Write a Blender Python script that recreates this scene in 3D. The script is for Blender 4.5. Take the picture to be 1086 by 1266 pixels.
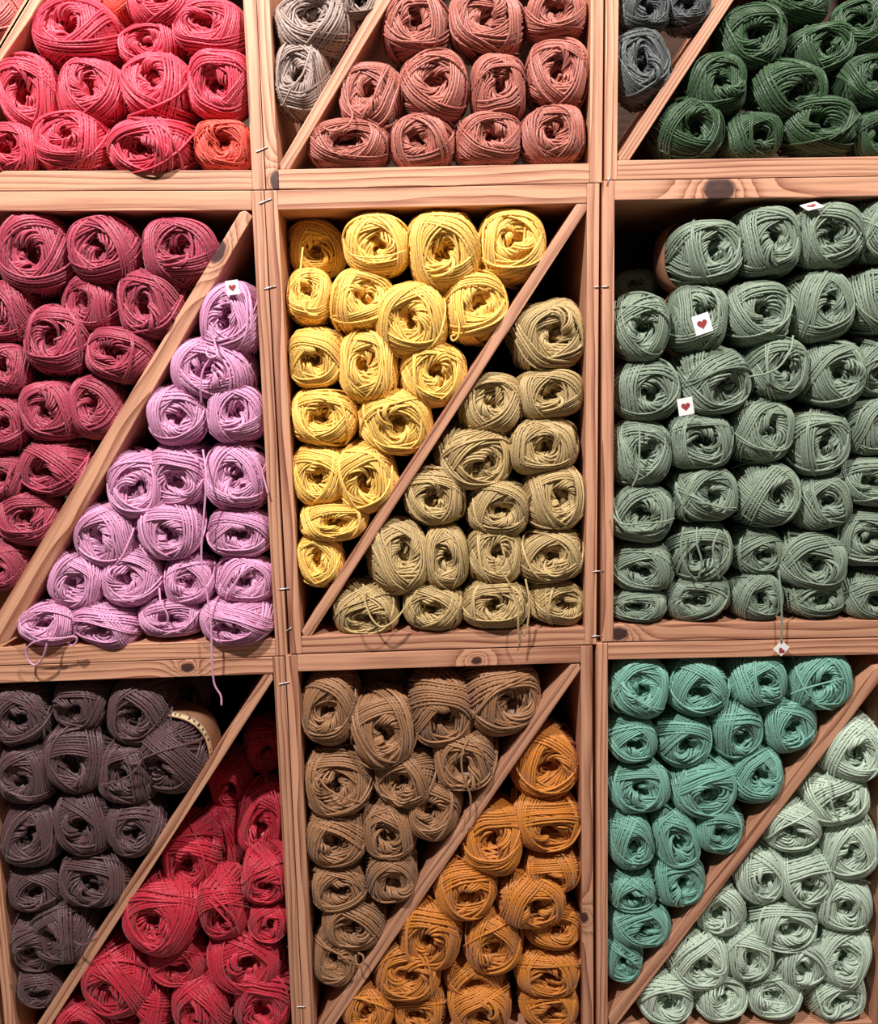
import bpy, bmesh, math, random
import numpy as np
from mathutils import Vector, Matrix, Euler

random.seed(7)
RNG = np.random.default_rng(7)
scene = bpy.context.scene
col = scene.collection
for o in list(bpy.data.objects):
    bpy.data.objects.remove(o)

# ------------------------------------------------------------------ camera
F_PX, CX, CY = 1086.0, 543.0, 633.0
Z0 = 1.140                                   # height of the seam between top and middle crates
CAM = np.array([0.1787, -1.0864, -0.2312 + Z0])
PITCH, YAW, ROLL = 0.1457, 0.0187, -0.0185
cp, sp, cyw, syw = math.cos(PITCH), math.sin(PITCH), math.cos(YAW), math.sin(YAW)
_f = np.array([syw * cp, cyw * cp, -sp])
_r0 = np.array([cyw, -syw, 0.0])
_u0 = np.cross(_r0, _f)
_r = math.cos(ROLL) * _r0 + math.sin(ROLL) * _u0
_u = -math.sin(ROLL) * _r0 + math.cos(ROLL) * _u0
cam_d = bpy.data.cameras.new('camera')
cam_d.sensor_fit = 'HORIZONTAL'
cam_d.sensor_width = 36.0
cam_d.lens = 36.0 * F_PX / 1086.0
cam_d.clip_start = 0.02
cam = bpy.data.objects.new('camera', cam_d)
col.objects.link(cam)
cam.matrix_world = Matrix(((_r[0], _u[0], -_f[0], CAM[0]), (_r[1], _u[1], -_f[1], CAM[1]),
                           (_r[2], _u[2], -_f[2], CAM[2]), (0, 0, 0, 1)))
scene.camera = cam


def at(u, v, Y=0.0):
    """photo pixel -> point on the upright plane y = Y of the shelf"""
    d = (u - CX) / F_PX * _r - (v - CY) / F_PX * _u + _f
    p = CAM + d * ((Y - CAM[1]) / d[1])
    return Vector((float(p[0]), float(Y), float(p[2])))


# ------------------------------------------------------------------ light and exposure
world = bpy.data.worlds.new('world')
scene.world = world
world.use_nodes = True
wb = world.node_tree.nodes['Background']
wb.inputs[0].default_value = (1.0, 0.96, 0.94, 1)
wb.inputs[1].default_value = 0.06


def spot(name, loc, target, energy, colour, angle, blend=0.6, radius=0.03):
    d = bpy.data.lights.new(name, 'SPOT')
    d.energy = energy
    d.color = colour
    d.spot_size = math.radians(angle)
    d.spot_blend = blend
    d.shadow_soft_size = radius
    o = bpy.data.objects.new(name, d)
    col.objects.link(o)
    o.location = loc
    o.rotation_euler = (Vector(target) - Vector(loc)).to_track_quat('-Z', 'Y').to_euler()
    return o


spot('ceiling_spotlight', (-0.40, -1.0, Z0 + 1.05), (0.0, 0, Z0 - 0.35), 150, (1.0, 0.945, 0.925), 100)
spot('ceiling_spotlight', (0.85, -1.05, Z0 + 1.30), (0.6, 0, Z0 - 0.4), 122, (1.0, 0.935, 0.90), 85)

vs = scene.view_settings
vs.view_transform = 'Standard'
vs.look = 'None'
vs.gamma = 1.0
vs.use_curve_mapping = False
vs.exposure = 0.2


# ------------------------------------------------------------------ helpers
def lin(c):
    return tuple(((v / 255) / 12.92 if v / 255 <= 0.04045 else ((v / 255 + 0.055) / 1.055) ** 2.4) for v in c)


def link(name, me, mat=None, parent=None):
    o = bpy.data.objects.new(name, me)
    col.objects.link(o)
    if mat is not None and me is not None and not me.materials:
        me.materials.append(mat)
    if parent is not None:
        o.parent = parent
    return o


def tag(o, label=None, cat=None, group=None, kind=None):
    if label:
        o['label'] = label
    if cat:
        o['category'] = cat
    if group:
        o['group'] = group
    if kind:
        o['kind'] = kind
    return o


def new_mat(name):
    m = bpy.data.materials.new(name)
    m.use_nodes = True
    return m, m.node_tree.nodes, m.node_tree.links, m.node_tree.nodes['Principled BSDF']


def math_node(n, l, op, a, b=None, c=None):
    k = n.new('ShaderNodeMath')
    k.operation = op
    for i, v in enumerate((a, b, c)):
        if v is None:
            continue
        if isinstance(v, (int, float)):
            k.inputs[i].default_value = v
        else:
            l.new(v, k.inputs[i])
    return k.outputs[0]


def wood_material(name, light, dark, knot_col, rough=0.55):
    m, n, l, b = new_mat(name)
    tc = n.new('ShaderNodeTexCoord')
    oi = n.new('ShaderNodeObjectInfo')
    off = n.new('ShaderNodeCombineXYZ')
    l.new(math_node(n, l, 'MULTIPLY', oi.outputs['Random'], 37.0), off.inputs[0])
    l.new(math_node(n, l, 'MULTIPLY_ADD', oi.outputs['Random'], 0.11, 0.03), off.inputs[1])
    r2 = math_node(n, l, 'FRACT', math_node(n, l, 'MULTIPLY', oi.outputs['Random'], 17.3))
    l.new(math_node(n, l, 'MULTIPLY_ADD', r2, 0.16, -0.08), off.inputs[2])
    add = n.new('ShaderNodeVectorMath')
    add.operation = 'ADD'
    l.new(tc.outputs['Object'], add.inputs[0])
    l.new(off.outputs[0], add.inputs[1])
    # knot: distance from the board's own knot point, bends the rings round it
    at_k = n.new('ShaderNodeAttribute')
    at_k.attribute_type = 'OBJECT'
    at_k.attribute_name = 'knot'
    at_r = n.new('ShaderNodeAttribute')
    at_r.attribute_type = 'OBJECT'
    at_r.attribute_name = 'knot_radius'
    sub = n.new('ShaderNodeVectorMath')
    sub.operation = 'SUBTRACT'
    l.new(tc.outputs['Object'], sub.inputs[0])
    l.new(at_k.outputs['Vector'], sub.inputs[1])
    sc = n.new('ShaderNodeVectorMath')
    sc.operation = 'MULTIPLY'
    l.new(sub.outputs[0], sc.inputs[0])
    sc.inputs[1].default_value = (0.8, 0.25, 1.15)
    ln = n.new('ShaderNodeVectorMath')
    ln.operation = 'LENGTH'
    l.new(sc.outputs[0], ln.inputs[0])
    kn = n.new('ShaderNodeTexNoise')
    l.new(tc.outputs['Object'], kn.inputs['Vector'])
    kn.inputs['Scale'].default_value = 90
    dist = math_node(n, l, 'ADD', ln.outputs['Value'], math_node(n, l, 'MULTIPLY_ADD', kn.outputs['Fac'], 0.006, -0.003))
    rad = math_node(n, l, 'MAXIMUM', at_r.outputs['Fac'], 1e-5)
    q = math_node(n, l, 'DIVIDE', dist, rad)
    bump_k = math_node(n, l, 'EXPONENT', math_node(n, l, 'MULTIPLY', q, -0.75))
    kmask = n.new('ShaderNodeMapRange')
    kmask.inputs['From Min'].default_value = 1.15
    kmask.inputs['From Max'].default_value = 0.8
    l.new(q, kmask.inputs['Value'])
    # rings
    wob = n.new('ShaderNodeTexNoise')
    mp = n.new('ShaderNodeMapping')
    mp.inputs['Scale'].default_value = (3.0, 9.0, 9.0)
    l.new(add.outputs[0], mp.inputs['Vector'])
    l.new(mp.outputs[0], wob.inputs['Vector'])
    wob.inputs['Scale'].default_value = 1.0
    wob.inputs['Detail'].default_value = 2.0
    sep = n.new('ShaderNodeSeparateXYZ')
    l.new(add.outputs[0], sep.inputs[0])
    yy = math_node(n, l, 'MULTIPLY', sep.outputs[1], sep.outputs[1])
    zz = math_node(n, l, 'MULTIPLY', sep.outputs[2], sep.outputs[2])
    rr = math_node(n, l, 'SQRT', math_node(n, l, 'ADD', yy, zz))
    rr = math_node(n, l, 'MULTIPLY_ADD', wob.outputs['Fac'], 0.012, rr)
    rr = math_node(n, l, 'MULTIPLY_ADD', bump_k, 0.03, rr)
    ph = math_node(n, l, 'FRACT', math_node(n, l, 'MULTIPLY', rr, 250.0))
    ring = math_node(n, l, 'POWER', ph, 2.2)
    # fine fibres along the board
    fib = n.new('ShaderNodeTexNoise')
    mp2 = n.new('ShaderNodeMapping')
    mp2.inputs['Scale'].default_value = (9.0, 260.0, 260.0)
    l.new(add.outputs[0], mp2.inputs['Vector'])
    l.new(mp2.outputs[0], fib.inputs['Vector'])
    fib.inputs['Scale'].default_value = 1.0
    fib.inputs['Detail'].default_value = 3.0
    big = n.new('ShaderNodeTexNoise')
    l.new(add.outputs[0], big.inputs['Vector'])
    big.inputs['Scale'].default_value = 7.0
    fac = math_node(n, l, 'MULTIPLY', ring, 0.95)
    fac = math_node(n, l, 'ADD', fac, math_node(n, l, 'MULTIPLY_ADD', fib.outputs['Fac'], 1.3, -0.68))
    fac = math_node(n, l, 'ADD', fac, math_node(n, l, 'MULTIPLY_ADD', big.outputs['Fac'], 0.5, -0.22))
    mix = n.new('ShaderNodeMix')
    mix.data_type = 'RGBA'
    l.new(fac, mix.inputs['Factor'])
    mix.inputs['A'].default_value = (*light, 1)
    mix.inputs['B'].default_value = (*dark, 1)
    mk = n.new('ShaderNodeMix')
    mk.data_type = 'RGBA'
    l.new(kmask.outputs[0], mk.inputs['Factor'])
    l.new(mix.outputs['Result'], mk.inputs['A'])
    mk.inputs['B'].default_value = (*knot_col, 1)
    hsv = n.new('ShaderNodeHueSaturation')
    l.new(mk.outputs['Result'], hsv.inputs['Color'])
    l.new(math_node(n, l, 'MULTIPLY_ADD', r2, 0.18, 0.91), hsv.inputs['Value'])
    l.new(hsv.outputs[0], b.inputs['Base Color'])
    b.inputs['Roughness'].default_value = rough
    bp = n.new('ShaderNodeBump')
    bp.inputs['Strength'].default_value = 0.25
    bp.inputs['Distance'].default_value = 0.0006
    l.new(fac, bp.inputs['Height'])
    l.new(bp.outputs[0], b.inputs['Normal'])
    return m


M_WOOD = wood_material('pine_wood', lin((212, 157, 124)), lin((130, 74, 52)), lin((70, 42, 36)))
M_BACK = wood_material('shaded_back_panel_wood', lin((84, 62, 48)), lin((60, 42, 32)), lin((50, 34, 26)), 0.85)  # panel colour darkened to stand in for shade in gaps between balls


def plain(name, rgb, rough=0.6, metal=0.0, noise=0.08, scale=60):
    m, n, l, b = new_mat(name)
    tc = n.new('ShaderNodeTexCoord')
    nz = n.new('ShaderNodeTexNoise')
    l.new(tc.outputs['Object'], nz.inputs['Vector'])
    nz.inputs['Scale'].default_value = scale
    hsv = n.new('ShaderNodeHueSaturation')
    hsv.inputs['Color'].default_value = (*lin(rgb), 1)
    l.new(math_node(n, l, 'MULTIPLY_ADD', nz.outputs['Fac'], noise * 2, 1 - noise), hsv.inputs['Value'])
    l.new(hsv.outputs[0], b.inputs['Base Color'])
    b.inputs['Roughness'].default_value = rough
    b.inputs['Metallic'].default_value = metal
    return m


M_STEEL = plain('staple_steel', (205, 205, 208), 0.35, 0.9)
M_PAPER = plain('tag_paper', (238, 234, 232), 0.7)
M_HEART = plain('heart_print', (150, 50, 52), 0.7)
M_KRAFT = plain('kraft_paper', (128, 86, 60), 0.8)
M_CREAM = plain('cream_paper', (205, 178, 140), 0.8)
M_INK = plain('dark_ink', (52, 36, 30), 0.8)
M_WALL = plain('shop_wall_paint', (60, 52, 48), 0.9, scale=8)
M_FLOOR = plain('shop_floor', (120, 108, 98), 0.6, scale=5)


def yarn_material(name, rgb):
    m, n, l, b = new_mat(name)
    at_s = n.new('ShaderNodeAttribute')
    at_s.attribute_name = 'shade'
    oi = n.new('ShaderNodeObjectInfo')
    uv = n.new('ShaderNodeUVMap')
    uv.uv_map = 'yarn'
    sep = n.new('ShaderNodeSeparateXYZ')
    l.new(uv.outputs[0], sep.inputs[0])
    # two twisted plies: stripes that wind round the strand
    ph = math_node(n, l, 'MULTIPLY_ADD', sep.outputs[1], 2.0, math_node(n, l, 'MULTIPLY', sep.outputs[0], 0.42))
    ply = math_node(n, l, 'SINE', math_node(n, l, 'MULTIPLY', ph, 2 * math.pi))
    tc = n.new('ShaderNodeTexCoord')
    nz = n.new('ShaderNodeTexNoise')
    l.new(tc.outputs['Object'], nz.inputs['Vector'])
    nz.inputs['Scale'].default_value = 26.0
    nz.inputs['Detail'].default_value = 3.0
    v = math_node(n, l, 'MULTIPLY_ADD', at_s.outputs['Fac'], 0.20, 0.86)
    v = math_node(n, l, 'ADD', v, math_node(n, l, 'MULTIPLY_ADD', oi.outputs['Random'], 0.12, -0.06))
    v = math_node(n, l, 'ADD', v, math_node(n, l, 'MULTIPLY', ply, 0.06))
    v = math_node(n, l, 'ADD', v, math_node(n, l, 'MULTIPLY_ADD', nz.outputs['Fac'], 0.16, -0.08))
    hsv = n.new('ShaderNodeHueSaturation')
    hsv.inputs['Color'].default_value = (*lin(rgb), 1)
    l.new(v, hsv.inputs['Value'])
    l.new(hsv.outputs[0], b.inputs['Base Color'])
    b.inputs['Roughness'].default_value = 0.42
    b.inputs['Specular IOR Level'].default_value = 0.45
    b.inputs['Sheen Weight'].default_value = 0.25
    b.inputs['Sheen Roughness'].default_value = 0.5
    bp = n.new('ShaderNodeBump')
    bp.inputs['Strength'].default_value = 0.15
    bp.inputs['Distance'].default_value = 0.0006
    l.new(ply, bp.inputs['Height'])
    l.new(bp.outputs[0], b.inputs['Normal'])
    return m


# ------------------------------------------------------------------ the setting
def box_mesh(name, x0, x1, y0, y1, z0, z1):
    bm = bmesh.new()
    bmesh.ops.create_cube(bm, size=1.0)
    for v in bm.verts:
        v.co = Vector((x0 + (v.co.x + .5) * (x1 - x0), y0 + (v.co.y + .5) * (y1 - y0), z0 + (v.co.z + .5) * (z1 - z0)))
    me = bpy.data.meshes.new(name)
    bm.to_mesh(me)
    bm.free()
    return me


DEPTH = 0.235
tag(link('floor', box_mesh('floor', -2.5, 3.0, -3.0, 0.5, -0.05, 0.0), M_FLOOR), kind='structure')
tag(link('wall_back', box_mesh('wall_back', -2.5, 3.0, DEPTH + 0.02, DEPTH + 0.12, 0.0, 2.9), M_WALL), kind='structure')


# ------------------------------------------------------------------ crates
def prism(name, pts, y0, y1, mat, parent, bevel=0.0009, pw=None):
    """board: polygon pts (x,z world, first two give the length direction), extruded in y; local X runs along the board"""
    c = sum((Vector(p) for p in pts), Vector((0, 0))) / len(pts)
    if pw is None:
        pw = Vector(pts[1]) - Vector(pts[0])
    ang = math.atan2(pw[1], pw[0])
    ca, sa = math.cos(ang), math.sin(ang)
    bm = bmesh.new()
    loc = []
    for p in pts:
        dx, dz = p[0] - c.x, p[1] - c.y
        loc.append((dx * ca + dz * sa, -dx * sa + dz * ca))
    f = [bm.verts.new((a, y0, b)) for a, b in loc]
    g = [bm.verts.new((a, y1, b)) for a, b in loc]
    bm.faces.new(f)
    bm.faces.new(list(reversed(g)))
    k = len(pts)
    for i in range(k):
        j = (i + 1) % k
        bm.faces.new((f[j], f[i], g[i], g[j]))
    bmesh.ops.recalc_face_normals(bm, faces=bm.faces)
    bmesh.ops.bevel(bm, geom=list(bm.edges), offset=bevel, segments=2, profile=0.6, affect='EDGES', clamp_overlap=True)
    me = bpy.data.meshes.new(name)
    bm.to_mesh(me)
    bm.free()
    o = link(name, me, mat, parent)
    base = parent.location
    o.location = (c.x - base.x, -base.y, c.y - base.z)
    o.rotation_euler = (0, -ang, 0)
    return o


TS, TH = 0.0148, 0.0222            # side boards and top / bottom boards


def w2(u, v):
    p = at(u, v)
    return Vector((p.x, p.z))


def lerp(a, b, t):
    return a + (b - a) * t


def line_x(p, q, z):
    """point on the line p-q at height z"""
    return Vector((lerp(p.x, q.x, (z - p.y) / (q.y - p.y)), z))


def line_z(p, q, x):
    return Vector((x, lerp(p.y, q.y, (x - p.x) / (q.x - p.x))))


H = 0.5684
G = 0.0004


LINES = []


def crate(TL, TR, BR, BL, label, diag, knots=()):
    e = Vector((G, G))
    TL = TL + Vector((G, -G)); TR = TR + Vector((-G, -G)); BR = BR + Vector((-G, G)); BL = BL + Vector((G, G))
    root = bpy.data.objects.new('wooden_crate', None)
    col.objects.link(root)
    mid = (BL + BR) / 2
    root.location = (mid.x, 0.0, min(BL.y, BR.y))
    root.empty_display_size = 0.05
    tag(root, label, 'crate', 'pine crates stacked into a shelf')
    s = Vector((TS, 0))
    boards = {}
    root_lines = dict(l=(BL.x + TL.x) / 2 + TS, r=(BR.x + TR.x) / 2 - TS, t=(TL.y + TR.y) / 2 - TH, b=(BL.y + BR.y) / 2 + TH,
                      L=(BL, TL), R=(BR, TR), T=(TL, TR), B=(BL, BR))
    boards['l'] = prism('side_board', [BL, TL, TL + s, BL + s], 0, DEPTH, M_WOOD, root)
    boards['r'] = prism('side_board', [BR - s, TR - s, TR, BR], 0, DEPTH, M_WOOD, root)

    def between(A, B):
        return A + (B - A) * ((TS + 0.0002) / (B - A).length), B - (B - A) * ((TS + 0.0002) / (B - A).length)
    a, b = between(TL, TR)
    boards['t'] = prism('top_board', [a - Vector((0, TH)), b - Vector((0, TH)), b, a], 0.0006, DEPTH, M_WOOD, root)
    a, b = between(BL, BR)
    boards['b'] = prism('bottom_board', [a, b, b + Vector((0, TH)), a + Vector((0, TH))], 0.0003, DEPTH, M_WOOD, root)
    prism('back_panel', [BL, BR, TR, TL], DEPTH + 0.0005, DEPTH + 0.0065, M_BACK, root)
    if diag:
        d = [w2(*p) if not isinstance(p, Vector) else p for p in diag]
        dirv = (d[0] + d[2]) / 2 - (d[3] + d[5]) / 2
        root_lines['u'] = (d[5], d[0])
        root_lines['w'] = (d[3], d[2])
        boards['d'] = prism('diagonal_board', d, 0.0015, DEPTH - 0.01, M_WOOD, root, 0.0012, pw=dirv)
    for key, u, v, r in knots:
        o = boards[key]
        p = at(u, v)
        m = Matrix.LocRotScale(o.location + root.location, o.rotation_euler, None).inverted()
        q = m @ p
        o['knot'] = [q.x, q.y, q.z]
        o['knot_radius'] = r
    for key, o in boards.items():
        if 'knot' not in o:
            o['knot'] = [50.0, 0.0, 0.0]
            o['knot_radius'] = 0.004
    LINES.append(root_lines)
    return root


def up(p, q, z):
    return line_x(w2(*p), w2(*q), z)


ZT, ZB = Z0 + H, 0.001
CR = {}
# top row
bl, br = w2(329, 234.5), w2(745, 226)
CR['tm'] = crate(up((317, 0), (329, 230), ZT), up((747, 0), (745, 225), ZT), br, bl,
                 'pine crate holding grey and dusty rose yarn balls',
                 [(464, 0), (483, 0), (357.5, 209.3), (346.5, 209.3), (344.9, 203)][:0] or
                 [up((344.9, 203), (464, 0), ZT - 0.045), up((344.9, 203), (464, 0), ZT - 0.045) + Vector((0.0165, 0.0)),
                  up((357.5, 209.3), (483, 0), ZT - 0.053), w2(357.5, 209.3), w2(347, 209.3), w2(345.2, 203)],
                 [('l', 343, 224, 0.010)])
br = w2(328.5, 234.8)
bl = line_z(w2(0, 236), br, br.x - 0.412)
CR['tl'] = crate(Vector((bl.x, ZT)), up((317, 0), (328.5, 230), ZT), br, bl,
                 'pine crate holding pale pink and coral red yarn balls',
                 [up((0, 49), (28, 0), ZT - 0.045), up((0, 49), (28, 0), ZT - 0.045) + Vector((0.0165, 0.0)),
                  up((0, 75), (52, 0), ZT - 0.05), line_x(w2(0, 75), w2(52, 0), bl.y + TH + 0.002),
                  line_x(w2(0, 75), w2(52, 0), bl.y + TH + 0.002) - Vector((0.012, 0)),
                  line_x(w2(0, 49), w2(28, 0), bl.y + TH + 0.012)])
bl = w2(747.5, 223)
brx = bl.x + 0.402
br = line_z(bl, w2(1086, 217.6), brx)
CR['tr'] = crate(up((749, 0), (747.5, 223), ZT), Vector((brx, ZT)), br, bl,
                 'pine crate holding slate grey and dark forest green yarn balls',
                 [up((764.5, 191), (890, 0), ZT - 0.045), up((764.5, 191), (890, 0), ZT - 0.045) + Vector((0.0165, 0)),
                  up((779, 196), (907, 0), ZT - 0.05), w2(779, 197.5), w2(766.5, 198.5), w2(764.8, 191)])
# middle row
tr, br = w2(326.5, 235), w2(356, 811)
tl = line_z(w2(0, 236), tr, tr.x - 0.408)
CR['ml'] = crate(tl, tr, br, line_z(w2(0, 823), br, br.x - 0.408),
                 'pine crate holding raspberry red and lilac yarn balls',
                 [(296, 262), (303, 259.5), (312.2, 267), (11, 792), (-1, 797), (-4, 760)],
                 [('d', 268, 310, 0.012)])
tl, tr, br, bl = w2(326.5, 235), w2(742, 226), w2(738, 797), w2(358.5, 809)
CR['mm'] = crate(tl, tr, br, bl, 'pine crate holding butter yellow and khaki yarn balls',
                 [(714, 251), (726, 249.8), (727, 257.5), (384, 788), (376.5, 789.2), (373, 781)])
tl, bl = w2(744.5, 223), w2(744, 794)
CR['mr'] = crate(tl, line_z(tl, w2(1086, 217.6), tl.x + 0.405), line_z(bl, w2(1086, 788), bl.x + 0.405), bl,
                 'pine crate holding only sage green yarn balls, without a diagonal board', None,
                 [('t', 890, 235, 0.0165), ('b', 765, 784, 0.010)])
# bottom row
tr = w2(352, 811.5)
tl = line_z(w2(0, 823.5), tr, tr.x - 0.400)
br = up((352, 811.5), (375, 1266), ZB)
bl = up((0, 1230), (5, 1266), ZB)
bl.x = w2(5, 1266).x
CR['bl'] = crate(tl, tr, br, bl, 'pine crate holding dark plum brown and crimson yarn balls',
                 [(327, 834), (336.5, 833), (337.5, 841), up((338, 841), (64, 1266), ZB + TH + 0.002),
                  up((338, 841), (64, 1266), ZB + TH + 0.002) - Vector((0.013, 0)),
                  up((327, 834), (46.5, 1266), ZB + TH + 0.012)], [('t', 232, 826, 0.007)])
tl, tr = w2(352.5, 809.8), w2(733, 798)
CR['bm'] = crate(tl, tr, up((733, 798), (734.5, 1266), ZB), up((352.5, 809.8), (375, 1266), ZB),
                 'pine crate holding camel brown and mustard yarn balls',
                 [(706.5, 822), (716.5, 821), (718.7, 828), up((718.7, 828), (416, 1266), ZB + TH + 0.002),
                  up((718.7, 828), (416, 1266), ZB + TH + 0.002) - Vector((0.010, 0)),
                  up((706.5, 822), (398, 1266), ZB + TH + 0.012)], [('r', 722, 1135, 0.007), ('t', 590, 817, 0.006)])
tl = w2(737.5, 795)
trx = w2(1093, 1262).x
CR['br'] = crate(tl, line_z(tl, w2(1086, 788.5), trx + 0.001), Vector((trx, ZB)), up((737.5, 795), (738, 1266), ZB),
                 'pine crate holding sea green and pale mint yarn balls',
                 [up((752, 1259), (1086, 822), ZB + 0.532), up((752, 1259), (1086, 822), ZB + 0.532) + Vector((0.010, 0.002)),
                  up((765, 1266), (1086, 846), ZB + 0.525), w2(763.5, 1268), w2(754, 1267.5), w2(752.8, 1259)])


nx = w2(5, 1266).x - 0.004
CR['nl'] = crate(Vector((nx - 0.40, ZB + H)), Vector((nx - 0.022, ZB + H)), Vector((nx, ZB)), Vector((nx - 0.40, ZB)),
                 'pine crate edge past the dark plum brown yarn, mostly out of view', None)


# ------------------------------------------------------------------ staples
def tube_mesh(name, paths, r, sides=6, shades=None, closed=False):
    V, Fc, UV, SH = [], [], [], []
    for pi, P in enumerate(paths):
        P = np.asarray(P, float)
        n = len(P)
        T = np.gradient(P, axis=0)
        T /= np.linalg.norm(T, axis=1)[:, None] + 1e-12
        ref = np.array([0.13, -1.0, 0.21])
        N = ref - (T @ ref)[:, None] * T
        N /= np.linalg.norm(N, axis=1)[:, None] + 1e-12
        B = np.cross(T, N)
        base = len(V)
        L = np.concatenate([[0], np.cumsum(np.linalg.norm(np.diff(P, axis=0), axis=1))]) / (2 * r)
        for i in range(n):
            for j in range(sides):
                a = 2 * math.pi * j / sides
                V.append(P[i] + r * (math.cos(a) * N[i] + math.sin(a) * B[i]))
        for i in range(n - 1):
            for j in range(sides):
                k = (j + 1) % sides
                Fc.append((base + i * sides + j, base + i * sides + k, base + (i + 1) * sides + k, base + (i + 1) * sides + j))
                UV += [(L[i], j / sides), (L[i], (j + 1) / sides), (L[i + 1], (j + 1) / sides), (L[i + 1], j / sides)]
        for end in (0, n - 1):
            idx = [base + end * sides + j for j in range(sides)]
            Fc.append(tuple(idx if end else reversed(idx)))
            UV += [(L[end], 0.0)] * sides
    me = bpy.data.meshes.new(name)
    me.from_pydata([tuple(v) for v in V], [], Fc)
    lay = me.uv_layers.new(name='yarn')
    lay.data.foreach_set('uv', np.array(UV, np.float32).ravel())
    a = me.attributes.new('shade', 'FLOAT', 'POINT')
    a.data.foreach_set('value', np.full(len(V), 0.6, np.float32))
    me.polygons.foreach_set('use_smooth', np.ones(len(Fc), bool))
    me.update()
    return me


def smooth_path(pts, n=10):
    P = [Vector(p) for p in pts]
    P = [P[0] * 2 - P[1]] + P + [P[-1] * 2 - P[-2]]
    out = []
    for i in range(1, len(P) - 2):
        for k in range(n):
            t = k / n
            a, b, c, d = P[i - 1], P[i], P[i + 1], P[i + 2]
            out.append(0.5 * ((2 * b) + (c - a) * t + (2 * a - 5 * b + 4 * c - d) * t * t + (3 * b - a - 3 * c + d) * t ** 3))
    out.append(P[-2])
    return out


def child_world(o, parent):
    """keep world-space mesh coordinates while parented"""
    o.parent = parent
    o.matrix_parent_inverse = Matrix.LocRotScale(parent.location, parent.rotation_euler, parent.scale).inverted()


for key, x0, y0, x1, y1 in [('tl', 317, 187.5, 330.5, 181.5), ('ml', 320.5, 251.5, 335.5, 245.5),
                            ('mm', 327, 357, 341, 353.5), ('ml', 345, 728.5, 358, 727), ('mm', 354, 780, 360.5, 776),
                            ('mm', 734, 706.5, 746.5, 705.5), ('mm', 732, 786.7, 744.5, 785.7), ('bl', 345, 846, 358, 843),
                            ('bl', 368, 1244.6, 377.5, 1244.4), ('mm', 735.5, 354.8, 741, 354.6), ('mr', 745, 354.5, 753, 354.2),
                            ('tr', 751, 229, 754, 216), ('bl', 12.5, 1216, 13.5, 1221)]:
    a, b = at(x0, y0, -0.0012), at(x1, y1, -0.0012)
    ia, ib = Vector((a.x, 0.004, a.z)), Vector((b.x, 0.004, b.z))
    me = tube_mesh('staple', [[ia, ia.lerp(a, .8), a, a.lerp(b, .5), b, ib.lerp(b, .8), ib]], 0.0006, 6)
    o = link('staple', me, M_STEEL)
    child_world(o, CR[key])


# ------------------------------------------------------------------ yarn ball meshes
R_YARN = 0.0325


def warp(D, lift, dimple, sq):
    """unit directions -> barrel-shaped skein, axis along y, hollow at the front end (-y)"""
    s = np.sqrt(D[..., 0] ** 2 + D[..., 2] ** 2) + 1e-9
    phi = np.arctan2(D[..., 2], D[..., 0])
    rho = s ** 0.72
    sup = (np.abs(np.cos(phi)) ** 2.7 + np.abs(np.sin(phi)) ** 2.7) ** (-1 / 2.7)
    y = np.sign(D[..., 1]) * np.abs(D[..., 1]) ** 0.85 * np.where(D[..., 1] < 0, 1.18, 1.9)
    rr = 1 + sq[0] * np.cos(2 * phi + sq[1]) + sq[2] * np.cos(4 * phi + sq[3]) + sq[4] * np.cos(3 * phi + sq[5])
    y = y + np.where(D[..., 1] < 0, dimple * np.exp(-(rho / 0.45) ** 2), -dimple * 0.5 * np.exp(-(rho / 0.45) ** 2))
    k = rho * rr * (1 + (sup - 1) * np.clip(rho * 1.4 - 0.4, 0, 1)) * (1 + lift) / s
    return np.stack([D[..., 0] * k, y * (1 + lift), D[..., 2] * k], -1)


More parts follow.
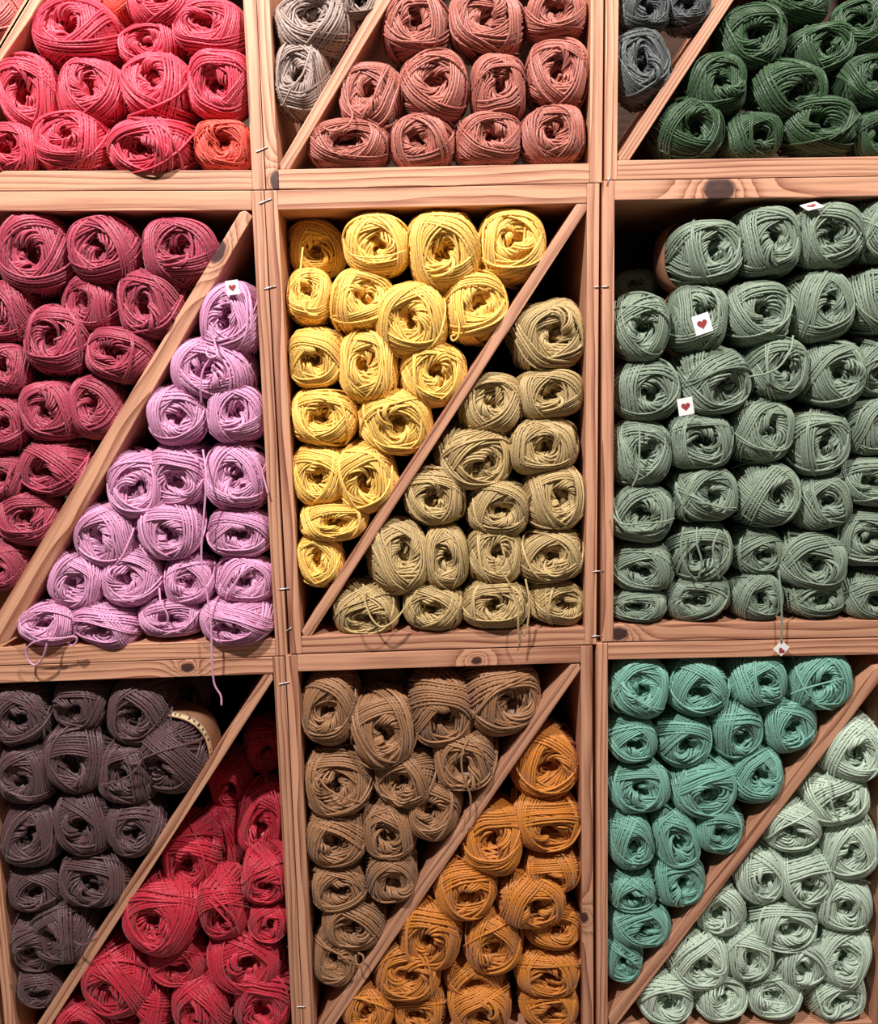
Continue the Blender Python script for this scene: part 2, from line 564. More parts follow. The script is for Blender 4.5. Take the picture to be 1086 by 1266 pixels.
class Tubes:
    def __init__(self):
        self.V, self.F, self.UV, self.S = [], [], [], []
        self.n = 0

    def strands(self, P, N, r, sides, keep, shade):
        """P,N: (k strands, m points, 3) closed loops"""
        k, m, _ = P.shape
        T = np.roll(P, -1, 1) - np.roll(P, 1, 1)
        T /= np.linalg.norm(T, axis=2, keepdims=True) + 1e-12
        N = N - (N * T).sum(2, keepdims=True) * T
        N /= np.linalg.norm(N, axis=2, keepdims=True) + 1e-12
        B = np.cross(T, N)
        ang = 2 * np.pi * np.arange(sides) / sides
        ring = (np.cos(ang)[None, None, :, None] * N[:, :, None] + np.sin(ang)[None, None, :, None] * B[:, :, None])
        V = P[:, :, None] + r * ring
        seg = np.linalg.norm(np.roll(P, -1, 1) - P, axis=2)
        L = np.cumsum(seg, 1) / (2 * r)
        idx = (np.arange(k)[:, None, None] * m + np.arange(m)[None, :, None]) * sides + np.arange(sides)[None, None]
        i1 = np.roll(idx, -1, 1)
        f = np.stack([idx, np.roll(idx, -1, 2), np.roll(i1, -1, 2), i1], -1)
        mid = (P + np.roll(P, -1, 1)) / 2
        ok = keep(mid)
        ok = np.repeat(ok[:, :, None], sides, 2)
        u0 = np.repeat((L - seg / (2 * r))[:, :, None], sides, 2)
        u1 = np.repeat(L[:, :, None], sides, 2)
        v0 = np.broadcast_to((np.arange(sides) / sides)[None, None], u0.shape)
        v1 = v0 + 1 / sides
        uv = np.stack([np.stack([u0, v0], -1), np.stack([u0, v1], -1), np.stack([u1, v1], -1), np.stack([u1, v0], -1)], -2)
        self.V.append(V.reshape(-1, 3))
        self.F.append(f[ok].reshape(-1, 4) + self.n)
        self.UV.append(uv[ok].reshape(-1, 2))
        self.S.append(np.repeat(shade, m * sides))
        self.n += k * m * sides

    def grid(self, V, closed_cols, shade):
        a, b, _ = V.shape
        idx = np.arange(a * b).reshape(a, b)
        f = np.stack([idx[:-1], np.roll(idx, -1, 1)[:-1], np.roll(idx, -1, 1)[1:], idx[1:]], -1).reshape(-1, 4)
        self.V.append(V.reshape(-1, 3))
        self.F.append(f + self.n)
        self.UV.append(np.zeros((len(f) * 4, 2)))
        self.S.append(np.full(a * b, shade))
        self.n += a * b

    def mesh(self, name):
        V = np.concatenate(self.V)
        Fc = np.concatenate(self.F)
        UV = np.concatenate(self.UV)
        S = np.concatenate(self.S)
        used = np.unique(Fc)
        remap = np.full(len(V), -1)
        remap[used] = np.arange(len(used))
        V, S, Fc = V[used], S[used], remap[Fc]
        me = bpy.data.meshes.new(name)
        me.vertices.add(len(V))
        me.vertices.foreach_set('co', V.astype(np.float32).ravel())
        me.loops.add(len(Fc) * 4)
        me.loops.foreach_set('vertex_index', Fc.astype(np.int32).ravel())
        me.polygons.add(len(Fc))
        me.polygons.foreach_set('loop_start', (np.arange(len(Fc)) * 4).astype(np.int32))
        me.polygons.foreach_set('use_smooth', np.ones(len(Fc), bool))
        lay = me.uv_layers.new(name='yarn')
        lay.data.foreach_set('uv', UV.astype(np.float32).ravel())
        at_ = me.attributes.new('shade', 'FLOAT', 'POINT')
        at_.data.foreach_set('value', S.astype(np.float32))
        me.update(calc_edges=True)
        me.validate()
        return me


def band(tb, phi, alpha, n, spacing, lift, dimple, sq, r, rng, keep, m=60, sides=5, wob=0.012):
    ax = np.array([math.cos(phi), 0.0, math.sin(phi)])
    # plane normal: closest approach to the front pole is alpha on the side of ax
    nrm = math.cos(alpha) * ax + math.sin(alpha) * np.array([0.0, 1.0, 0.0])
    u = np.cross(nrm, [0.0, 1.0, 0.0]); u /= np.linalg.norm(u)
    v = np.cross(nrm, u)
    t = np.linspace(0, 2 * np.pi, m, endpoint=False)
    k = n
    h = (np.arange(k) - (k - 1) / 2) * spacing + rng.normal(0, spacing * 0.16, k)
    hh = h[:, None] + wob * np.sin(t[None] * rng.integers(1, 3) + rng.uniform(0, 6.3)) \
        + wob * 0.5 * np.sin(t[None] * 3 + rng.uniform(0, 6.3, k)[:, None])
    c = np.sqrt(np.clip(1 - hh ** 2, 0.05, 1))
    D = hh[..., None] * nrm + c[..., None] * (np.cos(t)[None, :, None] * u + np.sin(t)[None, :, None] * v)
    D /= np.linalg.norm(D, axis=2, keepdims=True)
    lf = lift + rng.normal(0, 0.006, k)[:, None] + 0.006 * np.sin(2 * t[None] + rng.uniform(0, 6.3, k)[:, None])
    P = warp(D, lf, dimple, sq)
    tb.strands(P, warp(D, lf + 0.05, dimple, sq) - warp(D, lf, dimple, sq) + 0.02 * D, r, sides, keep, rng.uniform(0, 1, k))


def make_ball(seed):
    rng = np.random.default_rng(1000 + seed)
    sq = (rng.uniform(0, .035), rng.uniform(0, 6.3), rng.uniform(0, .028), rng.uniform(0, 6.3), rng.uniform(0, .02), rng.uniform(0, 6.3))
    tb = Tubes()
    keep = lambda p: p[..., 1] < 0.62
    # solid inner body
    th = np.linspace(0.02, math.pi - 0.02, 30)
    ph = np.linspace(0, 2 * np.pi, 32, endpoint=False)
    D = np.stack([np.sin(th)[:, None] * np.cos(ph)[None], -np.cos(th)[:, None] + 0 * ph[None], np.sin(th)[:, None] * np.sin(ph)[None]], -1)
    tb.grid(warp(D, np.full(D.shape[:2], -0.20), 0.88, sq), True, 0.3)
    nb = int(rng.integers(13, 17))
    ph0 = rng.uniform(0, 6.3)
    step = math.radians(rng.choice([137.5, 128.0, 107.0, 152.0]))
    hole = rng.uniform(21, 30)
    for k in range(nb):
        t = k / (nb - 1)
        n = int(rng.integers(5, 10))
        sp = 0.078
        half = math.degrees(n * sp / 2)
        a = math.radians(hole * (0.62 + 0.38 * t) + half * 0.86 + rng.uniform(-4, 7))
        band(tb, ph0 + k * step + rng.normal(0, .12), min(a, 0.98), n, sp, -0.165 + 0.165 * t, 0.42 - 0.30 * t, sq, R_YARN, rng, keep)
    body = tb.mesh('yarn_windings_%d' % seed)
    tb = Tubes()
    # one or two single strands pulled loose across the front
    for k in range(int(rng.integers(1, 4))):
        band(tb, rng.uniform(0, 6.3), math.radians(rng.uniform(14, 60)), int(rng.integers(1, 3)), 0.065, 0.016, 0.05, sq, R_YARN, rng, keep, wob=0.05)
    stray = tb.mesh('stray_strand_%d' % seed)
    tc = Tubes()
    kp = lambda p: (p[..., 1] < -0.05) & (p[..., 0] ** 2 + p[..., 2] ** 2 < 0.62)
    for k in range(8):
        t = k / 7
        if k < 3:
            continue
        band(tc, rng.uniform(0, 6.3), math.radians(rng.uniform(10, 16) + 8 * t), int(rng.integers(2, 4)), 0.09, -0.16 + 0.03 * t,
             0.62 - 0.22 * t, sq, R_YARN * 1.15, rng, kp, m=64, wob=0.05)
    # the middle of the skein: ropes of twisted strands lying round the hole
    for (a0, b0, yc, kk) in ((0.42, 0.13, -0.80, 7), (0.27, 0.12, -0.54, 6), (0.11, 0.10, -0.16, 5)):
        m = 72
        tt = np.linspace(0, 2 * np.pi, m, endpoint=False)[None]
        nt = int(rng.choice([-3, -2, 2, 3]))
        off = (np.arange(kk) / kk * 2 * np.pi + rng.normal(0, .22, kk))[:, None]
        psi = nt * tt + off + 0.6 * np.sin(2 * tt + rng.uniform(0, 6.3))
        aa = a0 * (1 + 0.20 * np.cos(2 * tt + rng.uniform(0, 6.3)) + 0.12 * np.cos(3 * tt + rng.uniform(0, 6.3)))
        bb = b0 * (1 + 0.22 * np.cos(tt + rng.uniform(0, 6.3)))
        ox, oz = rng.normal(0, .035, 2)
        yy = yc + 0.11 * np.cos(tt + rng.uniform(0, 6.3)) + 0.09 * np.cos(2 * tt + rng.uniform(0, 6.3))
        rad = aa + bb * np.cos(psi)
        P = np.stack([ox + rad * np.cos(tt), yy - bb * np.sin(psi), oz + rad * np.sin(tt)], -1)
        Nn = np.stack([np.cos(psi) * np.cos(tt), -np.sin(psi), np.cos(psi) * np.sin(tt)], -1)
        tc.strands(P, Nn, R_YARN * 1.12, 5, lambda p: p[..., 1] < 0.2, rng.uniform(0, 1, kk))
    coil = tc.mesh('yarn_coil_%d' % seed)
    return body, coil, stray


N_VAR = 24
VAR = [make_ball(i) for i in range(N_VAR)]

# ------------------------------------------------------------------ yarn balls: (centre x, centre y, width, height) in photo pixels
COMP = [
    # name, rgb, reference upright, row counted from, rows top to bottom
    ('pale pink', (226, 128, 122), 'upright post', 'bottom', 'l', [[(4, 14, 66, 84)]]),
    ('coral red', (224, 70, 92), 'upright post', 'bottom', 'r', [
        [(92, 38, 104, 88, dict(t=(-.15, .1))), (122, 4, 78, 62, dict(c=(232, 84, 66), d=.03)), (202, 2, 92, 68)],
        [(187, 54, 84, 56, dict(d=.012)), (259, 34, 88, 76)],
        [(34, 114, 78, 100), (112, 113, 84, 84), (194, 113, 96, 90), (269.5, 99, 77, 95)],
        [(12, 183, 74, 68, dict(d=-.006)), (87, 175, 92, 78, dict(d=-.004)), (184.5, 176, 106, 76, dict(d=-.006)), (274, 178.5, 74, 67, dict(c=(232, 84, 66)))]]),
    ('warm grey', (166, 143, 131), 'upright post', 'bottom', 'l', [
        [(389, 30, 100, 80), (440, -2, 52, 44)], [(375, 103, 76, 106)]]),
    ('dusty rose brown', (182, 106, 90), 'upright post', 'bottom', 'r', [
        [(515, 30, 83, 84), (604, 28, 95, 82), (689, 16, 77, 68)],
        [(454, 116, 80, 92), (537, 105, 85, 91), (617.5, 107, 72, 86), (691, 90, 81, 89)],
        [(431, 177, 104, 64, dict(d=-.004)), (524, 173, 84, 71), (604, 171, 82, 71), (686, 166, 84, 75)]]),
    ('slate grey', (80, 86, 85), 'upright post', 'bottom', 'l', [
        [(798, 8, 66, 60), (856, 8, 58, 54)], [(803, 84, 74, 98)]]),
    ('dark forest green', (46, 78, 40), 'diagonal board', 'bottom', 'l', [
        [(983, 0, 88, 60, dict(d=.02)), (1070, 30, 70, 70, dict(d=.01))],
        [(932, 43, 86, 84), (1017, 58, 84, 68, dict(d=.008))],
        [(887, 105, 78, 80), (977, 107, 95, 76), (1074, 99, 74, 68)],
        [(854, 158, 84, 76), (932, 164, 74, 62), (1018, 154, 95, 75), (1090, 162, 64, 62)]]),
    ('raspberry red', (172, 62, 84), 'diagonal board', 'top', 'r', [
        [(41, 315, 92, 106), (127, 309, 88, 90), (220, 312, 96, 86, dict(t=(.1, .1)))],
        [(12, 384, 66, 78), (116, 376, 74, 70, dict(d=.01)), (189, 375, 85, 90)],
        [(5, 456, 58, 66), (71, 422, 80, 90), (150, 439.5, 88, 71)],
        [(4, 524, 58, 72), (61, 507, 71, 78), (126, 509, 69, 84)],
        [(5, 591, 50, 56), (71, 580, 88, 71)],
        [(36, 643, 80, 73)],
        [(10, 703, 54, 66)]]),
    ('lilac', (222, 156, 192), 'upright post', 'bottom', 'r', [
        [(282, 393, 78, 96)], [(261, 457, 104, 80)],
        [(209, 508, 82, 79), (288.5, 511, 76, 77)],
        [(155, 593, 78, 92), (220, 586, 77, 82, dict(d=.004)), (292, 590, 82, 85)],
        [(122, 656, 87, 87), (208, 655, 86, 73), (295, 659, 81, 62)],
        [(89, 715, 76, 74), (164, 715, 77, 74), (233, 719, 65, 63, dict(d=.004)), (301, 718, 74, 61)],
        [(47, 767, 80, 60, dict(d=-.008)), (131, 770, 92, 53, dict(d=-.006)), (210, 766, 80, 50), (293, 770, 94, 56, dict(d=-.012))]]),
    ('butter yellow', (255, 209, 102), 'upright post', 'top', 'l', [
        [(389, 306, 74, 75, dict(d=.05)), (466, 301, 83, 82), (550, 308, 92, 102, dict(d=-.004)), (637, 306, 85, 94)],
        [(382, 367, 54, 74, dict(d=.012)), (446, 374, 79, 81), (509, 394.5, 93, 94, dict(d=-.008)), (586, 379, 81, 93)],
        [(391, 441, 70, 77), (456.5, 454, 77, 96), (540, 466, 85, 86)],
        [(400, 516, 87, 75), (489, 521, 95, 84)],
        [(393, 588, 73, 79), (459, 595, 80, 94, dict(roll=-.35))],
        [(411, 645, 88, 50)], [(401.5, 703, 68, 80)]]),
    ('khaki', (194, 166, 110), 'upright post', 'bottom', 'r', [
        [(678.5, 414, 94, 91, dict(d=.008))],
        [(607, 501, 81, 82, dict(d=.012)), (681, 487, 87, 67, dict(d=.006))],
        [(586, 565, 90, 80), (673, 552, 92, 70)],
        [(538, 613, 81, 74, dict(d=.004)), (617, 629, 77, 73), (688, 617, 79, 85)],
        [(485.5, 688, 78, 98), (551, 690, 60, 81), (611, 689, 70, 77), (686, 688, 87, 70)],
        [(452, 757, 86, 62, dict(d=.0)), (537, 752, 79, 60), (613, 753, 86, 63, dict(d=-.008)), (690, 750, 74, 59)]]),
    ('sage green', (132, 148, 126), 'upright post', 'bottom', 'l', [
        [(874.5, 312, 89, 88, dict(sleeve=1, t=(.14, .02), d=.01)), (951, 298, 76, 89), (1027, 289, 88, 85), (1096, 284, 70, 82)],
        [(794, 404, 70, 86, dict(t=(0, -.12))), (865, 396, 72, 88, dict(sleeve=1, d=.006)), (940, 387, 81, 85), (1015, 378.5, 80, 90), (1089, 371, 74, 82)],
        [(801, 482, 82, 78), (883, 470, 86, 85), (963, 455, 73, 80), (1033, 462, 75, 86), (1099, 451, 76, 74)],
        [(793, 562, 75, 84), (868, 546, 83, 72), (944, 533, 74, 82), (1014, 547, 74, 85), (1088, 527, 78, 73)],
        [(795.5, 636, 79, 75), (873, 613, 81, 69), (950, 613, 77, 79), (1020, 622, 72, 70), (1087, 595, 78, 66)],
        [(798, 702, 79, 62), (868, 683, 79, 75), (938, 682, 63, 59, dict(d=.01)), (1007, 694, 88, 74), (1086, 667, 82, 74)],
        [(793, 750, 70, 43), (865, 741, 80, 58), (937, 740, 64, 59), (1007, 744, 75, 54), (1081, 735, 74, 62)]]),
    ('dark plum brown', (92, 60, 62), 'diagonal board', 'top', 'r', [
        [(25, 885, 72, 74), (100, 870, 70, 62, dict(d=.012)), (171, 882, 77, 82, dict(d=.008))],
        [(32, 957, 68, 74), (94.5, 938, 80, 84), (160, 957, 74, 78), (220, 941, 84, 94, dict(sleeve=2, t=(-.32, -.30)))],
        [(35, 1033, 76, 82), (104, 1017, 72, 82), (173, 1028, 76, 74)],
        [(40, 1098, 76, 58), (118, 1086, 90, 68)],
        [(31, 1165, 62, 82), (94, 1160, 82, 86)],
        [(46, 1221, 64, 54)]]),
    ('crimson', (196, 30, 56), 'upright post', 'bottom', 'r', [
        [(324, 925, 50, 66, dict(d=.115))],
        [(277, 963, 62, 72, dict(d=.10))],
        [(276, 1040, 66, 80, dict(d=.075)), (323, 1016, 62, 86, dict(d=.06))],
        [(227, 1057, 74, 86, dict(d=.03)), (326, 1087, 58, 60)],
        [(198, 1134, 98, 90, dict(d=-.004)), (275, 1123, 60, 76), (331, 1139, 52, 52)],
        [(220, 1188, 78, 58, dict(d=.012)), (302, 1187, 90, 80)],
        [(139, 1212, 90, 90), (177, 1250, 78, 68, dict(d=.01)), (253, 1243, 78, 72), (324, 1238, 74, 90)],
        [(98, 1264, 76, 50)]]),
    ('camel brown', (160, 114, 74), 'upright post', 'top', 'l', [
        [(408, 878, 72, 90), (472.5, 905, 88, 92, dict(d=-.006)), (544.5, 879, 81, 91), (625, 869, 98, 92)],
        [(419, 969, 88, 87), (505, 961, 82, 73), (585, 943, 86, 82)],
        [(416, 1035, 80, 72), (483, 1026, 70, 74), (549, 1009, 78, 84)],
        [(418.5, 1094, 77, 63), (493, 1088, 73, 70)],
        [(442, 1143, 84, 65)],
        [(419, 1186, 62, 70)]]),
    ('mustard', (204, 126, 36), 'upright post', 'bottom', 'r', [
        [(675, 945, 83, 88, dict(d=.012))],
        [(611, 1040, 80, 86), (677, 1016, 86, 70)],
        [(575, 1098, 80, 76), (684, 1075, 72, 52)],
        [(657, 1112, 86, 68, dict(d=-.006)), (683, 1147, 72, 56, dict(d=.006))],
        [(533, 1155, 80, 88), (610, 1164, 76, 78)],
        [(505, 1203, 84, 72), (588, 1208, 76, 46, dict(d=.01)), (678, 1201, 84, 58)],
        [(454, 1248, 70, 62), (520, 1252, 72, 56), (594, 1248, 82, 64), (680, 1254, 84, 62)]]),
    ('sea green', (118, 172, 154), 'upright post', 'top', 'l', [
        [(792, 853, 74, 74), (865, 849, 76, 70), (939, 843, 71, 64), (1014, 842, 84, 76)],
        [(783, 914, 62, 57), (847, 915, 68, 66), (910, 900, 65, 74), (976, 897, 69, 67)],
        [(792, 974, 81, 62), (872, 972, 82, 79), (939, 961, 68, 73)],
        [(779, 1038, 58, 74), (836, 1037, 58, 80), (896, 1028, 67, 66)],
        [(783, 1098, 62, 50), (850, 1094, 70, 74)],
        [(795, 1145, 78, 54)], [(779, 1189, 52, 62)]]),
    ('pale mint', (194, 212, 190), 'upright post', 'bottom', 'r', [
        [(1053, 925, 80, 80)], [(1033, 985, 86, 68)],
        [(977, 1016, 76, 68), (1052, 1046, 72, 80)],
        [(941, 1080, 66, 72, dict(d=.006)), (995, 1083, 76, 74)],
        [(895, 1123, 64, 68, dict(d=.006)), (969, 1143, 84, 64), (1046, 1115, 74, 70)],
        [(865, 1185, 77, 77), (926, 1177, 66, 68), (990, 1188, 70, 64), (1046, 1183, 68, 78)],
        [(824, 1233, 70, 66), (891, 1234, 66, 62), (960, 1233, 72, 63), (1034, 1233, 76, 60)]]),
]
ORD = ['', 'first', 'second', 'third', 'fourth', 'fifth', 'sixth', 'seventh', 'eighth']
BALLS = []          # (name, cx, cy, object, material)
MATS = {}
shape_me = {}


ORDER = ['tm', 'tl', 'tr', 'ml', 'mm', 'mr', 'bl', 'bm', 'br']
HOME = {'pale pink': 'tlu', 'coral red': 'tlw', 'warm grey': 'tmu', 'dusty rose brown': 'tmw', 'slate grey': 'tru',
        'dark forest green': 'trw', 'raspberry red': 'mlu', 'lilac': 'mlw', 'butter yellow': 'mmu', 'khaki': 'mmw',
        'sage green': 'mr', 'dark plum brown': 'blu', 'crimson': 'blw', 'camel brown': 'bmu', 'mustard': 'bmw',
        'sea green': 'bru', 'pale mint': 'brw'}


def walls(name):
    hm = HOME[name]
    ln = LINES[ORDER.index(hm[:2])]

    def hp(a, b, off, flip):
        d = (b - a).normalized()
        nv = Vector((-d.y, d.x)) * flip
        return a + nv * off, nv
    out = [hp(*ln['L'], TS, -1), hp(*ln['R'], TS, 1), hp(*ln['T'], TH, -1), hp(*ln['B'], TH, 1)]
    if len(hm) == 3:
        out.append(hp(*ln[hm[2]], 0.0, 1 if hm[2] == 'u' else -1))
    return out


def place_ball(name, rgb, e, label, group, k):
    cx, cy, w, h = e[:4]
    o = e[4] if len(e) > 4 else {}
    rgb = o.get('c', rgb)
    if rgb not in MATS:
        MATS[rgb] = yarn_material(name.replace(' ', '_') + '_yarn' if 'c' not in o else 'orange_coral_yarn', rgb)
    mat = MATS[rgb]
    Y = 0.015 + o.get('d', 0.0) + random.uniform(-.002, .003)
    c = at(cx, cy, Y)
    hw = (at(cx + w / 2, cy, Y) - at(cx - w / 2, cy, Y)).length / 2
    hh = (at(cx, cy + h / 2, Y) - at(cx, cy - h / 2, Y)).length / 2
    c2 = Vector((c.x, c.z))
    for _ in range(3):                      # keep the ball clear of the boards it lies against
        for pnt, nrm in walls(name):
            sup = math.hypot(hw * nrm.x, hh * nrm.y) * 0.90
            gap = sup - (c2 - pnt).dot(nrm)
            if gap > 0:
                c2 = c2 + nrm * gap * 0.85
                q = 1 - 0.15 * gap / sup
                hw, hh = hw * q, hh * q
    c = Vector((c2.x, c.y, c2.y))
    m = 1.0                                # outer strands stand proud of the unit profile
    sx, sz = hw * m, hh * m
    sy = min(0.044, max(0.036, (sx + sz) / 2)) * random.uniform(.97, 1.05)
    var = o.get('v', k % N_VAR)
    body, coil, stray = VAR[var]
    ball = bpy.data.objects.new('yarn_ball', body)
    cl = bpy.data.objects.new('twisted_core', coil)
    sy_ = bpy.data.objects.new('stray_strand', stray)
    for q in (ball, cl, sy_):
        col.objects.link(q)
    for q in (ball, cl, sy_):
        if not q.data.materials:
            q.data.materials.append(None)
        q.material_slots[0].link = 'OBJECT'
        q.material_slots[0].material = mat
    cl.parent = ball
    sy_.parent = ball
    ax, az = o.get('t', (random.gauss(0, .13), random.gauss(-.02, .11)))
    tilt = Vector((0, -1, 0)).rotation_difference(Vector((ax, -1, az)).normalized()).to_matrix()
    quarter = random.randrange(4)
    roll = o.get('roll', random.gauss(0, .12)) + quarter * math.pi / 2
    if quarter % 2:
        sx, sz = sz, sx
    rot = tilt @ Matrix.Rotation(roll, 3, 'Y')
    # centre of the barrel lies behind its widest front ring
    ball.location = c + Vector((0, sy * 0.52, 0))
    ball.rotation_euler = rot.to_euler()
    ball.scale = (sx, sy, sz)
    tag(ball, label, 'yarn', group)
    if o.get('sleeve'):
        add_sleeve(ball, o['sleeve'])
    BALLS.append((name, cx, cy, ball, mat))
    return ball


def ring_mesh(name, y0, y1, r, t=0.012, n=40):
    bm = bmesh.new()
    rings = []
    for rr, yy in ((r, y0), (r, y1), (r - t, y1), (r - t, y0)):
        rings.append([])
        for i in range(n):
            c_, s_ = math.cos(2 * math.pi * i / n), math.sin(2 * math.pi * i / n)
            k_ = rr * (abs(c_) ** 2.7 + abs(s_) ** 2.7) ** (-1 / 2.7)
            rings[-1].append(bm.verts.new((k_ * c_, yy, k_ * s_)))
    for a in range(4):
        b = (a + 1) % 4
        for i in range(n):
            j = (i + 1) % n
            f = bm.faces.new((rings[a][i], rings[a][j], rings[b][j], rings[b][i]))
            f.smooth = a in (0, 2)
    bmesh.ops.recalc_face_normals(bm, faces=bm.faces)
    me = bpy.data.meshes.new(name)
    bm.to_mesh(me)
    bm.free()
    return me


def add_sleeve(ball, kind):
    s = link('paper_sleeve', ring_mesh('paper_sleeve', 0.05, 0.85, 1.075), M_KRAFT, ball)
    s['label'] = 'brown paper sleeve wrapped round the ball'
    if kind == 2:
        e = link('sleeve_edge', ring_mesh('sleeve_edge', 0.075, 0.27, 1.083), M_CREAM, s)
        bm = bmesh.new()
        for i in range(44):
            a = 2 * math.pi * i / 44
            if i % 7 == 6:
                continue
            kq = 1.086 * (abs(math.cos(a)) ** 2.7 + abs(math.sin(a)) ** 2.7) ** (-1 / 2.7)
            mt = Matrix.Rotation(-a, 4, 'Y') @ Matrix.Translation((kq, 0.17, 0))
            g = bmesh.ops.create_cube(bm, size=1)
            for v in g['verts']:
                v.co = mt @ Vector((v.co.x * 0.02, v.co.y * (0.07 + 0.03 * (i % 2)), v.co.z * (0.03 + 0.018 * (i % 3))))
        me = bpy.data.meshes.new('printed_text')
        bm.to_mesh(me)
        bm.free()
        link('printed_text', me, M_INK, s)


k = 0
for name, rgb, ref, frm, side, rows in COMP:
    nr = len(rows)
    for ri, row in enumerate(rows):
        rn = ri + 1 if frm == 'top' else nr - ri
        rowtxt = (frm + ' row') if rn == 1 else '%s row from %s' % (ORD[rn], frm)
        for ci, e in enumerate(row):
            cn = ci + 1 if side == 'l' else len(row) - ci
            if len(row) == 1:
                pos = 'alone in its row'
            elif cn == 1:
                pos = 'next to ' + ref
            else:
                pos = '%s from %s' % (ORD[cn], ref)
            cname = 'orange coral' if len(e) > 4 and 'c' in e[4] else name
            if nr == 1 and len(row) == 1:
                label = '%s yarn ball above the diagonal board beside coral red balls' % cname
            else:
                label = '%s yarn ball, %s, %s' % (cname, rowtxt, pos)
            k += 1
            place_ball(name, rgb, e, label, name + ' yarn balls in one compartment', (k * 7 + k // 24) % N_VAR)

for name, e, label in [
        ('dark plum brown', (232, 852, 54, 62, dict(d=.10, sleeve=1, t=(.1, 0))), 'dark plum brown yarn ball with paper sleeve, set back behind the top row'),
        ('sage green', (787, 352, 56, 40, dict(d=.11)), 'sage green yarn ball set back in the dark empty corner of its crate'),
        ('camel brown', (478, 850, 60, 62, dict(d=.085, sleeve=1)), 'camel brown yarn ball set back behind two front balls, sleeve showing')]:
    k += 1
    place_ball(name, [c[1] for c in COMP if c[0] == name][0], e, label, name + ' yarn balls in one compartment', k % N_VAR)


def nearest(name, x, y):
    return min((b for b in BALLS if b[0] == name), key=lambda b: (b[1] - x) ** 2 + (b[2] - y) ** 2)


# ------------------------------------------------------------------ loose yarn ends (parts of their balls)
def loose(name, bx, by, pts, r=0.00125, part='loose_end'):
    b = nearest(name, bx, by)
    P = smooth_path([at(p[0], p[1], p[2] if len(p) > 2 else -0.016) for p in pts], 8)
    o = link(part, tube_mesh(part, [P], r, 7))
    o.data.materials.append(b[4])
    child_world(o, b[3])
    return o


loose('lilac', 292, 590, [(318, 560, -.01), (323, 580, -.006), (332, 612, -.006)])
loose('lilac', 220, 586, [(251, 556, 0), (255, 590, -.022), (252, 640, -.024), (249, 690, -.022), (256, 735, -.022), (261, 775, -.024),
                          (262, 815, -.022), (265, 845, -.018), (273, 860, -.016), (274, 872, -.016)])
loose('lilac', 47, 767, [(70, 764, -.02), (60, 778, -.026), (57, 800, -.024), (51, 816, -.018), (42, 822, -.016), (34, 815, -.016),
                         (33, 803, -.018), (40, 795, -.024), (56, 790, -.028), (76, 789, -.026), (92, 787, -.024), (95, 792, -.022), (90, 798, -.02), (84, 795, -.018)])
loose('lilac', 282, 393, [(270, 395, -.016), (262, 408, -.016), (266, 425, -.018), (269, 438, -.022), (260, 442, -.024), (255, 436, -.022), (258, 428, -.02)])
loose('lilac', 261, 457, [(262, 440, -.02), (251, 458, -.02), (248, 480, -.018), (249, 498, -.01)])
loose('lilac', 233, 719, [(197, 727, 0), (199, 745, -.016), (207, 760, -.018), (207, 775, -.014)])
loose('butter yellow', 382, 367, [(374.5, 306, .0), (372, 330, -.004), (370, 355, -.006), (373, 375, -.006), (382, 388, -.006), (393, 390, -.004)])
loose('butter yellow', 586, 379, [(563, 385, -.01), (568, 402, -.012), (566, 417, -.012), (560, 421, -.01), (558, 416, -.01), (563, 414, -.012)])
loose('butter yellow', 466, 301, [(434, 315, -.008), (450, 318, -.014), (475, 318, -.016), (502, 310, -.008)])
loose('warm grey', 375, 103, [(385, 56, -.004), (381, 72, -.014), (374, 92, -.016), (360, 110, -.014), (350, 130, -.004)])
loose('dusty rose brown', 454, 116, [(430, 128, -.006), (436, 142, -.014), (430, 155, -.018), (412, 162, -.014), (400, 158, -.008)])
loose('khaki', 452, 757, [(449, 722, -.004), (452, 745, -.012), (460, 765, -.018), (472, 775, -.02), (487, 768, -.02), (502, 750, -.018), (516, 730, -.012)])
loose('khaki', 613, 753, [(620, 672, -.014), (624, 690, -.018), (619, 703, -.018), (632, 725, -.02), (641, 750, -.022), (641, 772, -.022), (643, 798, -.014)])
loose('khaki', 613, 753, [(650, 716, -.004), (655, 745, -.014), (652, 775, -.014), (648, 786, -.012)])
loose('camel brown', 585, 943, [(578, 915, -.006), (571, 935, -.014), (573, 960, -.016), (582, 985, -.012), (580, 1012, -.008), (575, 1018, -.006)])
loose('camel brown', 419, 1186, [(440, 1180, -.008), (441, 1191, -.014), (449, 1193, -.014), (449, 1182, -.012), (443, 1178, -.008)])
loose('camel brown', 419, 969, [(388, 950, -.01), (402, 972, -.016), (422, 985, -.018), (445, 992, -.008)])
loose('dark plum brown', 220, 941, [(213, 874, .0), (211, 888, -.006), (218, 905, -.006), (228, 915, -.002)])
loose('dark plum brown', 94, 1160, [(91, 1164, -.016), (103, 1168, -.02), (120, 1160, -.016)])
loose('dark plum brown', 160, 957, [(126, 970, -.01), (145, 966, -.018), (165, 955, -.018), (176, 938, -.014), (170, 929, -.016), (158, 934, -.016), (160, 944, -.016), (174, 943, -.014)])
loose('sage green', 798, 702, [(757, 637, -.004), (770, 648, -.014), (795, 647, -.018), (820, 645, -.014), (834, 641, -.004)])
loose('sage green', 793, 562, [(791, 524, -.01), (791, 555, -.017), (789, 585, -.017), (782, 602, -.012)])
loose('sage green', 963, 455, [(981, 415, -.008), (978, 432, -.014), (965, 452, -.018), (950, 461, -.016), (926, 466, -.006)])
loose('sage green', 868, 683, [(862, 652, -.012), (862, 672, -.02), (868, 695, -.02), (864, 715, -.014)])
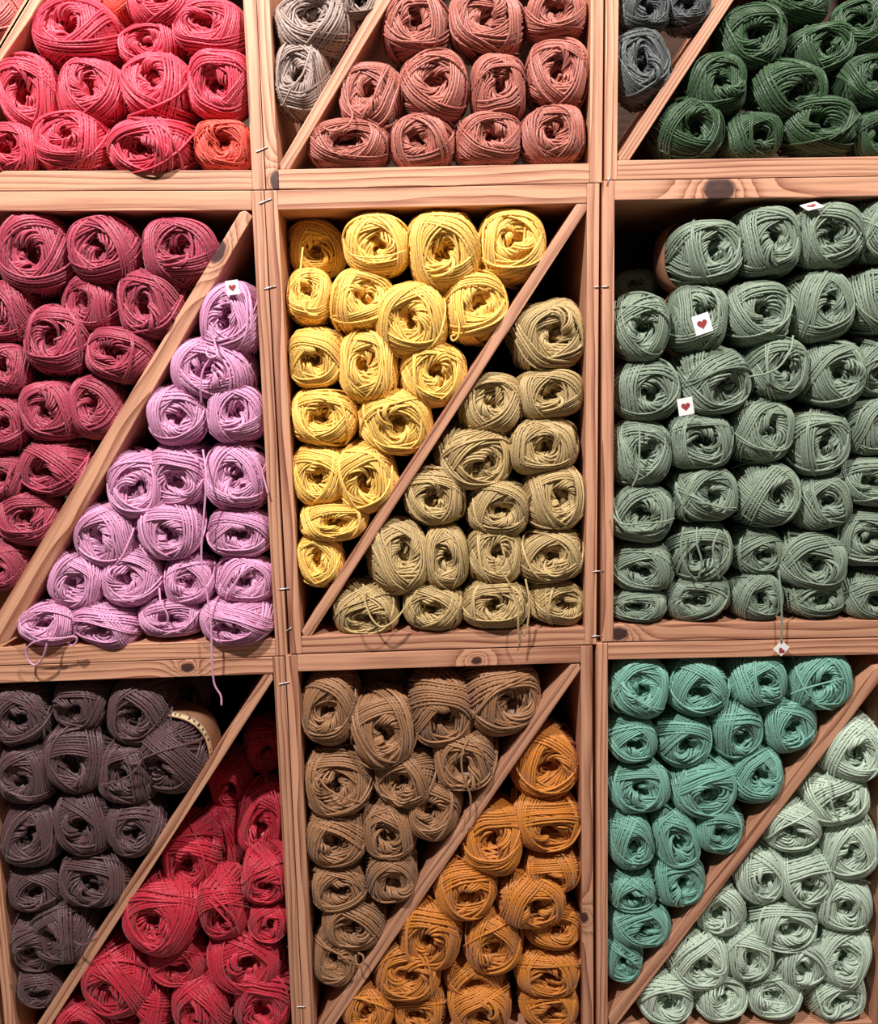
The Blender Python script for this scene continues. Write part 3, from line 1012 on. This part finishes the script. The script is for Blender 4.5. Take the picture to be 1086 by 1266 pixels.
loose('sage green', 868, 683, [(890, 655, -.012), (882, 675, -.02), (885, 700, -.02), (890, 716, -.014)])
loose('sage green', 868, 683, [(845, 652, -.012), (842, 680, -.018), (850, 705, -.018), (862, 718, -.012)])
loose('pale mint', 1033, 985, [(1023, 955, -.01), (1027, 975, -.017), (1029, 995, -.017), (1039, 1016, -.01)])
loose('crimson', 275, 1123, [(262, 1106, -.014), (276, 1120, -.018), (290, 1136, -.016), (294, 1150, -.008)])
loose('crimson', 275, 1123, [(258, 1112, -.014), (270, 1126, -.018), (284, 1142, -.016), (288, 1152, -.008)])
loose('sea green', 1014, 842, [(978, 858, -.008), (1000, 850, -.018), (1026, 843, -.018), (1044, 839, -.008)])


# ------------------------------------------------------------------ paper tags with a printed heart
def paper_tag(name, bx, by, u, v, size, ang, Y, string=None, tiltx=0.0, heart_off=(0, 0)):
    b = nearest(name, bx, by)
    c = at(u, v, Y)
    s = (at(u + size / 2, v, Y) - at(u - size / 2, v, Y)).length / 2
    R = Matrix.Rotation(ang, 4, 'Y') @ Matrix.Rotation(tiltx, 4, 'X')
    Mw = Matrix.Translation(c) @ R
    bm = bmesh.new()
    bmesh.ops.create_cube(bm, size=1)
    for w in bm.verts:
        w.co = Mw @ Vector((w.co.x * 2 * s * 0.9, w.co.y * 0.0008, w.co.z * 2 * s))
    me = bpy.data.meshes.new('paper_tag')
    bm.to_mesh(me)
    bm.free()
    t = link('paper_tag', me, M_PAPER)
    t['label'] = 'small white paper tag printed with a red heart'
    child_world(t, b[3])
    bm = bmesh.new()
    pts = []
    for i in range(28):
        a = 2 * math.pi * i / 28
        pts.append((16 * math.sin(a) ** 3 / 17, (13 * math.cos(a) - 5 * math.cos(2 * a) - 2 * math.cos(3 * a) - math.cos(4 * a)) / 17))
    fr = [bm.verts.new(Mw @ Vector((x * s * 0.56 + heart_off[0] * s, -0.0008, z * s * 0.56 + heart_off[1] * s))) for x, z in pts]
    bk = [bm.verts.new(Mw @ Vector((x * s * 0.56 + heart_off[0] * s, -0.0003, z * s * 0.56 + heart_off[1] * s))) for x, z in pts]
    bm.faces.new(fr)
    bm.faces.new(list(reversed(bk)))
    for i in range(28):
        j = (i + 1) % 28
        bm.faces.new((fr[j], fr[i], bk[i], bk[j]))
    bmesh.ops.recalc_face_normals(bm, faces=bm.faces)
    me = bpy.data.meshes.new('heart')
    bm.to_mesh(me)
    bm.free()
    hrt = link('heart', me, M_HEART)
    hrt.parent = t
    hrt.matrix_parent_inverse = (b[3].matrix_basis @ Matrix.Identity(4)).inverted() if False else Matrix.Identity(4)
    lab = b[3]['label']
    if 'heart tag' not in lab:
        b[3]['label'] = lab.replace(' yarn ball, ', ' yarn ball with heart tag, ')
    return t


paper_tag('sage green', 865, 396, 868.5, 400.5, 24, -0.30, -0.022)
paper_tag('sage green', 801, 482, 848, 502.5, 21, -0.17, -0.022)
paper_tag('sage green', 1027, 289, 1004, 255, 22, -0.22, -0.004, tiltx=-1.1)
paper_tag('lilac', 282, 393, 287.5, 355.5, 17.5, -0.12, -0.014)
paper_tag('sage green', 1007, 744, 966.5, 801.5, 15, 0.72, -0.008, heart_off=(0.25, -0.3))
loose('sage green', 1007, 744, [(963, 705, -.006), (966, 735, -.012), (967, 765, -.012), (966.5, 794, -.009)], part='tag_string')
